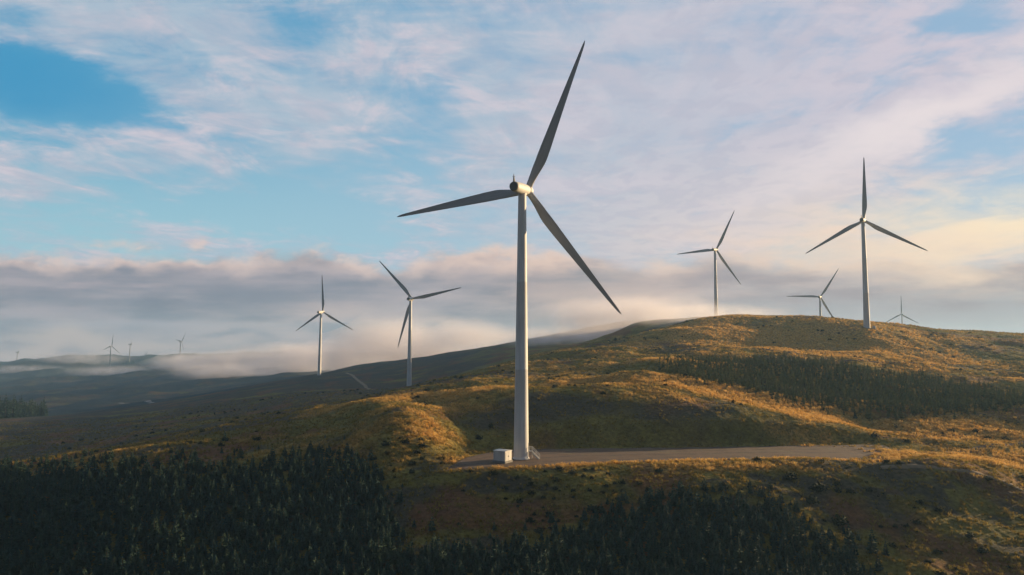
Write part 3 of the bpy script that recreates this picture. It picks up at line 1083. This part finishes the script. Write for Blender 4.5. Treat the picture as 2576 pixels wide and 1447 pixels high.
xs, ys = [], []
for (y0, y1, s) in ((112, 200, 0.72), (200, 290, 0.95), (290, 400, 1.5), (400, 540, 2.1)):
    x, y = jittered(-0.78 * y1, 0.78 * y1, y0, y1, s)
    k = np.abs(x) < 0.77 * y
    xs.append(x[k])
    ys.append(y[k])
x, y = np.concatenate(xs), np.concatenate(ys)
k = poly_sd(x, y, ROADPOLY) > RNG.normal(0.2, 1.0, x.shape) + 2.0 * pnoise(x / 4, y / 4, 19) - 9 * sstep(78, 104, x) * (0.5 + pnoise(x / 5, y / 3, 23))
x, y = x[k], y[k]
z = height(x, y)
px, py = project(x, y, z)
s1, b1, h1 = cover(x, y)
patch = fbm(x / 3.5, y / 3.5, 3, 88)
k = (py < 1500) & (RNG.random(x.shape) < np.clip(0.40 + 0.45 * s1 + 0.9 * patch - 0.25 * h1, 0.06, 1)) & ~(poly_sd(px, py, POLY_LEFT) < -15) & ~(poly_sd(px, py, POLY_MID) < -15)
x, y, z, s1, patch = x[k], y[k], z[k], s1[k], patch[k]
n = len(x)
print('tufts', n, 'trees', len(trees), len(gx))
scatter('grass', [tuft(500 + i) for i in range(5)], x, y, z, RNG.uniform(0.6, 1.25, n) * (0.75 + 0.35 * s1), RNG.integers(0, 5, n), RNG.uniform(0, 6.28, n),
        'tussocky moor grass covering the hills', {'tint': np.clip(s1 * 1.05 + RNG.normal(0, 0.16, n), 0, 1), 'hue': np.clip(0.5 + patch + RNG.normal(0, 0.2, n), 0, 1)},
        RNG.uniform(0.9, 1.5, n) * np.where(y > 290, 1.5, 1.0))

# ------------------------------------------------------------------ sun
SUN_AZ, SUN_EL = 62.0, 8.8
sun_d = bpy.data.lights.new('sun', 'SUN')
sun_d.energy = 5.0
sun_d.angle = R(0.5)
sun_d.color = (1.0, 0.71, 0.39)
sun = link(bpy.data.objects.new('sun', sun_d))
sd = Vector((math.sin(R(SUN_AZ)) * math.cos(R(SUN_EL)), math.cos(R(SUN_AZ)) * math.cos(R(SUN_EL)), math.sin(R(SUN_EL))))
sun.rotation_euler = sd.to_track_quat('Z', 'Y').to_euler()

# ------------------------------------------------------------------ sky
W = bpy.data.worlds.new('World')
S.world = W
W.use_nodes = True
nt = W.node_tree
X.nt = nt
bg = nt.nodes['Background']
bg.inputs['Strength'].default_value = 0.1
sky = nt.nodes.new('ShaderNodeTexSky')
sky.sky_type = 'NISHITA'
sky.sun_disc = False
sky.sun_elevation = R(SUN_EL)
sky.sun_rotation = R(SUN_AZ)
sky.altitude = 400
sky.dust_density = 0.6
sky.ozone_density = 1.5
gen = X(nt.nodes.new('ShaderNodeTexCoord').outputs['Generated'])
sp = nt.nodes.new('ShaderNodeSeparateXYZ')
nt.links.new(gen.v, sp.inputs[0])
dx, dy, dz = (X(o) for o in sp.outputs)
yy = X.m('MAXIMUM', X.m('ABSOLUTE', dy), 0.2)
U, V = dx / yy, dz / yy


def uvpix(px, py):
    v = ray(px, py)
    return float(v[0]), float(v[2])


def C(r, g, b, k=5.7):
    c_ = srgb(r, g, b)
    return tuple(q * k for q in c_)


# coordinates on a flat cloud deck overhead
zz = X.m('ABSOLUTE', dz) + 0.04
qx, qy = dx / zz, dy / zz
warp = noise_(vec_(qx * 0.5, qy * 0.25, 3.0), 1.0, 3, 0.5)
cirrus = noise_(vec_(qx * 0.62 + warp * 1.1, qy * 0.20 + warp * 0.5, 1.7), 2.1, 9, 0.62, 0.25)
wisp = noise_(vec_(qx * 0.5 + qy * 0.12, qy * 0.9, 5.2), 4.0, 6, 0.6, 0.6)
billow = noise_(vec_(U * 3.0, V * 8.5, 2.2), 1.9, 6, 0.55, 0.1)
streak = noise_(vec_(U * 1.3, V * 13.0, 8.1), 1.6, 6, 0.55, 0.2)
def vor_(v, scale):
    n = X.nt.nodes.new('ShaderNodeTexVoronoi')
    n.feature = 'SMOOTH_F1'
    X.put(n.inputs['Vector'], v)
    n.inputs['Scale'].default_value = scale
    n.inputs['Detail'].default_value = 2.5
    n.inputs['Roughness'].default_value = 0.55
    n.inputs['Smoothness'].default_value = 0.55
    return X(n.outputs['Distance'])


puff = noise_(vec_(U * 2.4, V * 5.0, 4.4), 3.4, 8, 0.6, 0.15)
wU, wV = U + (puff - 0.5) * 0.16, V + (billow - 0.5) * 0.10


def gblob(px, py, sx, sy, amp, shear=0.0):
    u0, v0 = uvpix(px, py)
    a = (wU - u0)
    b = (wV - v0) - a * shear
    a, b = a * (F / sx), b * (F / sy)
    e = X.m('EXPONENT', X.m('MULTIPLY', a * a + b * b, -1.0))
    return e * amp


# high thin cloud
fil = noise_(vec_(qx * 1.4 + warp * 2.4, qy * 0.95 + warp * 1.8, 6.6), 2.6, 8, 0.65, 0.7)
mott = noise_(vec_(qx * 1.0 + warp, qy * 0.8, 9.3), 5.5, 5, 0.6, 0.4)
hz_ = noise_(vec_(U * 2.2, V * 9.0, 4.9), 2.4, 7, 0.6, 0.3)
cov = 0.52 + (cirrus - 0.5) * 2.0 + (fil - 0.5) * 1.3 + (mott - 0.5) * 0.55 + (hz_ - 0.5) * 1.5
for g in ((1750, 330, 560, 330, 0.55, 0.0), (2250, 330, 420, 90, 0.45, 0.45), (1300, 120, 300, 60, 0.10, 0), (480, 60, 420, 70, 0.42, -0.2), (560, 250, 300, 60, 0.34, -0.3), (330, 390, 330, 50, 0.42, 0), (860, 290, 200, 60, 0.25, -0.3), (60, 460, 150, 40, 0.5, 0),
          (70, 210, 330, 82, -1.25, -0.25), (760, 540, 380, 90, -0.42, 0), (1080, 240, 130, 80, -0.45, 0), (1000, 370, 140, 60, -0.40, 0), (300, 545, 400, 40, -0.35, 0), (1040, 450, 120, 60, -0.3, 0), (2430, 50, 130, 45, -0.55, 0), (2440, 330, 220, 70, -0.62, 0.4), (1780, 520, 110, 25, -0.35, 0), (30, 20, 160, 40, -0.2, 0), (800, 80, 120, 50, -0.2, 0)):
    cov = cov + gblob(*g)
high = step_(cov, 0.0, 0.95)
right = step_(U, -0.25, 0.72)                        # towards the sun
low = step_(V, 0.36, 0.12)
clear = mix_(step_(V, 0.10, 0.46), C(158, 202, 216), C(76, 158, 198))
clear = mix_(gblob(70, 210, 380, 110, 0.9, -0.25), clear, C(58, 150, 196))
clear = mix_(step_(U, -0.75, 0.5) * 0.72, clear, C(164, 186, 212))
nis = scale_(X(sky.outputs[0]), 1.0)
clear = mix_(0.08, clear, nis)
cl_hi = mix_(right, C(174, 190, 206), C(206, 198, 210))
cl_hi = mix_(low * right * 0.9, cl_hi, C(232, 212, 204))
cl_hi = mix_(step_(fil * 0.5 + hz_ * 0.5, 0.46, 0.64) * step_(U, 0.3, -0.1, 0.25, 0.7), cl_hi, C(222, 207, 214))
cl_hi = mix_(step_(mott, 0.55, 0.42) * 0.30, cl_hi, C(176, 178, 196))
cl_hi = mix_(gblob(2330, 300, 420, 70, 0.75, 0.45), cl_hi, C(242, 228, 226))
cl_hi = mix_(gblob(2560, 540, 330, 90, 0.95, 0.1), cl_hi, C(255, 238, 206))
skyc = mix_(high * 0.95, clear, cl_hi)

# low bank of cloud over the hills
wq = noise_(vec_(U * 9.0, V * 14.0, 1.2), 1.0, 4, 0.5, color=True)
heap = vor_(addc_(vec_(U * 1.0, V * 1.9, 0.4), scale_(wq, 0.10)), 9.0)
edge = 0.150 + (puff - 0.5) * 0.075 + (0.42 - heap) * 0.036
dl = edge - V
bank = step_(dl, -0.014, 0.016) * step_(U, 0.35, 0.0, 0.72, 1.0)
lump = noise_(vec_(U * 2.0, V * 9.0, 7.7), 2.1, 6, 0.55, 0.15)
grey = mix_(right, C(130, 136, 150), C(172, 158, 156))
warmc = mix_(right, C(226, 202, 192), C(250, 216, 188))
tone = step_(streak * 0.6 + lump * 0.4, 0.42, 0.60)
body = mix_(tone * 0.72, grey, mix_(right, C(186, 174, 178), C(224, 196, 180)))
body = mix_(step_(lump, 0.50, 0.38) * step_(dl, 0.015, 0.04) * 0.45, body, mix_(right, C(108, 118, 134), C(152, 142, 146)))
body = mix_(step_(dl, 0.036, 0.004) * step_(puff, 0.40, 0.56, 0.25, 1.0), body, warmc)
body = mix_(step_(heap, 0.36, 0.16) * step_(dl, 0.09, 0.03) * 0.45, body, warmc)
body = mix_(step_(streak, 0.38, 0.55) * gblob(120, 738, 330, 14, 0.75), body, C(190, 174, 178))
body = mix_(step_(streak, 0.38, 0.55) * gblob(200, 792, 420, 12, 0.55), body, C(176, 166, 174))
body = mix_(gblob(150, 880, 560, 34, 0.95), body, C(206, 186, 176))
body = mix_(gblob(950, 850, 460, 60, 0.85) * step_(lump, 0.36, 0.56, 0.3, 1.0), body, C(212, 188, 180))
body = mix_(gblob(590, 842, 60, 14, 0.75), body, C(136, 138, 150))
body = mix_(gblob(1640, 755, 330, 62, 0.75) * step_(lump, 0.36, 0.56, 0.4, 1.0), body, C(224, 190, 172))
body = mix_(gblob(1750, 640, 600, 40, 0.7) * step_(lump, 0.4, 0.56), body, C(238, 204, 184))
body = mix_(gblob(2120, 720, 420, 50, 0.6) * step_(lump, 0.62, 0.44, 0.2, 1.0), body, C(168, 152, 148))
body = mix_(gblob(2480, 740, 300, 60, 0.65) * step_(lump, 0.62, 0.44, 0.2, 1.0), body, C(160, 152, 156))
skyc = mix_(bank, skyc, body)
skyc = mix_(gblob(2250, 645, 520, 55, 0.6) * step_(lump, 0.36, 0.56, 0.35, 1.0), skyc, C(240, 208, 184))
skyc = mix_(gblob(2500, 590, 480, 85, 0.8) * step_(lump, 0.36, 0.56, 0.45, 1.0), skyc, C(255, 228, 194))
skyc = mix_(gblob(2060, 590, 330, 16, 0.6) * step_(hz_, 0.4, 0.55), skyc, C(244, 216, 196))
skyc = mix_(gblob(2250, 735, 800, 50, 1.0) * step_(lump, 0.60, 0.42, 0.35, 1.0) * step_(U, 0.08, 0.2), skyc, C(158, 146, 151))
skyc = mix_(gblob(2450, 800, 420, 40, 0.7) * step_(U, 0.2, 0.4), skyc, C(168, 162, 168))
# the sky opposite the sunset is much dimmer
dt = dx * math.sin(R(15)) + dy * math.cos(R(15))
dim = step_(dt, 0.0, 0.6, 0.0, 1.0)
skyc = mix_(dim, C(92, 104, 124), skyc)
X.put(bg.inputs['Color'], skyc)

# ------------------------------------------------------------------ air
HAZE = True
if HAZE:
    hz = MB()
    hz.box((-4500, -4500, -230), (4500, 4500, 165))
    m, nt, bs = new_mat('air')
    nt.nodes.remove(bs)
    pv = nt.nodes.new('ShaderNodeVolumePrincipled')
    pv.inputs['Color'].default_value = (0.42, 0.70, 1.0, 1)
    pv.inputs['Density'].default_value = 0.00014
    pv.inputs['Anisotropy'].default_value = 0.2
    nt.links.new(pv.outputs[0], nt.nodes['Material Output'].inputs['Volume'])
    tag(hz.build('haze', m), kind='stuff')



def ico(sub=3):
    import bmesh
    bm = bmesh.new()
    bmesh.ops.create_icosphere(bm, subdivisions=sub, radius=1.0)
    me = bpy.data.meshes.new('mist')
    bm.to_mesh(me)
    bm.free()
    return me


def mist(px, py, d, rx, ry, rz, dens, label, seed):
    me = ico()
    for v in me.vertices:
        k = 1 + 0.18 * math.sin(3.1 * v.co.x + seed) * math.cos(2.7 * v.co.y + seed) + 0.1 * math.sin(5 * v.co.z + seed * 2)
        v.co = Vector((v.co.x * rx, v.co.y * ry, v.co.z * rz)) * k
    m, nt, bs = new_mat('mist')
    X.nt = nt
    nt.nodes.remove(bs)
    pv = nt.nodes.new('ShaderNodeVolumePrincipled')
    pv.inputs['Color'].default_value = (0.985, 0.95, 0.985, 1)
    pv.inputs['Anisotropy'].default_value = 0.35
    tc = nt.nodes.new('ShaderNodeTexCoord').outputs['Object']
    mp = nt.nodes.new('ShaderNodeMapping')
    mp.inputs['Scale'].default_value = (1 / rx, 1 / ry, 1 / rz)
    nt.links.new(tc, mp.inputs[0])
    ln = nt.nodes.new('ShaderNodeVectorMath')
    ln.operation = 'LENGTH'
    nt.links.new(mp.outputs[0], ln.inputs[0])
    mp2 = nt.nodes.new('ShaderNodeMapping')
    mp2.inputs['Scale'].default_value = (1 / rz * 0.6, 1 / rz * 0.6, 1 / rz * 0.9)
    mp2.inputs['Location'].default_value = (seed * 3.7, seed * 1.3, 0)
    nt.links.new(tc, mp2.inputs[0])
    nz = noise_(X(mp2.outputs[0]), 1.0, 4, 0.55)
    fall = step_(X(ln.outputs['Value']) + (nz - 0.5) * 0.9, 1.0, 0.25)
    X.put(pv.inputs['Density'], fall * step_(nz, 0.38, 0.60, 0.08, 1.0) * (dens * 1.5))
    nt.links.new(pv.outputs[0], nt.nodes['Material Output'].inputs['Volume'])
    me.materials.append(m)
    o = link(bpy.data.objects.new('mist', me))
    o.location = at(px, py, d)
    return tag(o, label, None, None, 'stuff')


MIST = True
if MIST:
    for i, (px, py, d, rx, ry, rz, dn) in enumerate([
            (470, 912, 2100, 120, 120, 34, 0.016), (600, 915, 1900, 170, 150, 40, 0.018), (700, 900, 1800, 120, 120, 44, 0.016),
            (780, 905, 1500, 100, 110, 40, 0.016), (560, 935, 1600, 130, 100, 22, 0.012), (690, 930, 1500, 120, 90, 24, 0.012), (200, 902, 2450, 170, 90, 26, 0.010), (300, 935, 2100, 170, 100, 20, 0.009), (60, 930, 2300, 170, 100, 18, 0.007),
            (960, 875, 1250, 110, 130, 60, 0.014), (1060, 870, 1150, 90, 110, 58, 0.014), (880, 900, 1300, 100, 100, 40, 0.018), (1180, 865, 1100, 90, 100, 44, 0.012)]):
        mist(px, py, d, rx * 1.25, ry, rz * 1.15, dn, 'patches of low white mist lying in the far valley and behind the left ridge', i + 1)['group'] = 'mist patches'
    mist(1540, 812, 690, 110, 45, 34, 0.026, 'pink mist spilling over the ridge right of the tall turbine', 4)
    mist(1660, 796, 640, 80, 40, 26, 0.022, 'pink mist curling behind the crest of the right hill', 7)
    mist(1410, 850, 740, 100, 40, 16, 0.020, 'thin mist along the ridge line', 5)
    mist(1790, 800, 560, 80, 50, 14, 0.018, 'thin mist behind the hill crest', 6)

# ------------------------------------------------------------------ render settings
S.render.engine = 'CYCLES'
cy = S.cycles
cy.max_bounces = 6
cy.diffuse_bounces = 2
cy.glossy_bounces = 2
cy.transmission_bounces = 3
cy.volume_bounces = 2
cy.transparent_max_bounces = 8
cy.use_adaptive_sampling = True
cy.adaptive_threshold = 0.02
cy.use_denoising = True
cy.denoiser = 'OPENIMAGEDENOISE'
cy.caustics_reflective = cy.caustics_refractive = False
vs = S.view_settings
vs.view_transform = 'Standard'
vs.look = 'None'
vs.exposure = 0.82
vs.gamma = 1.0
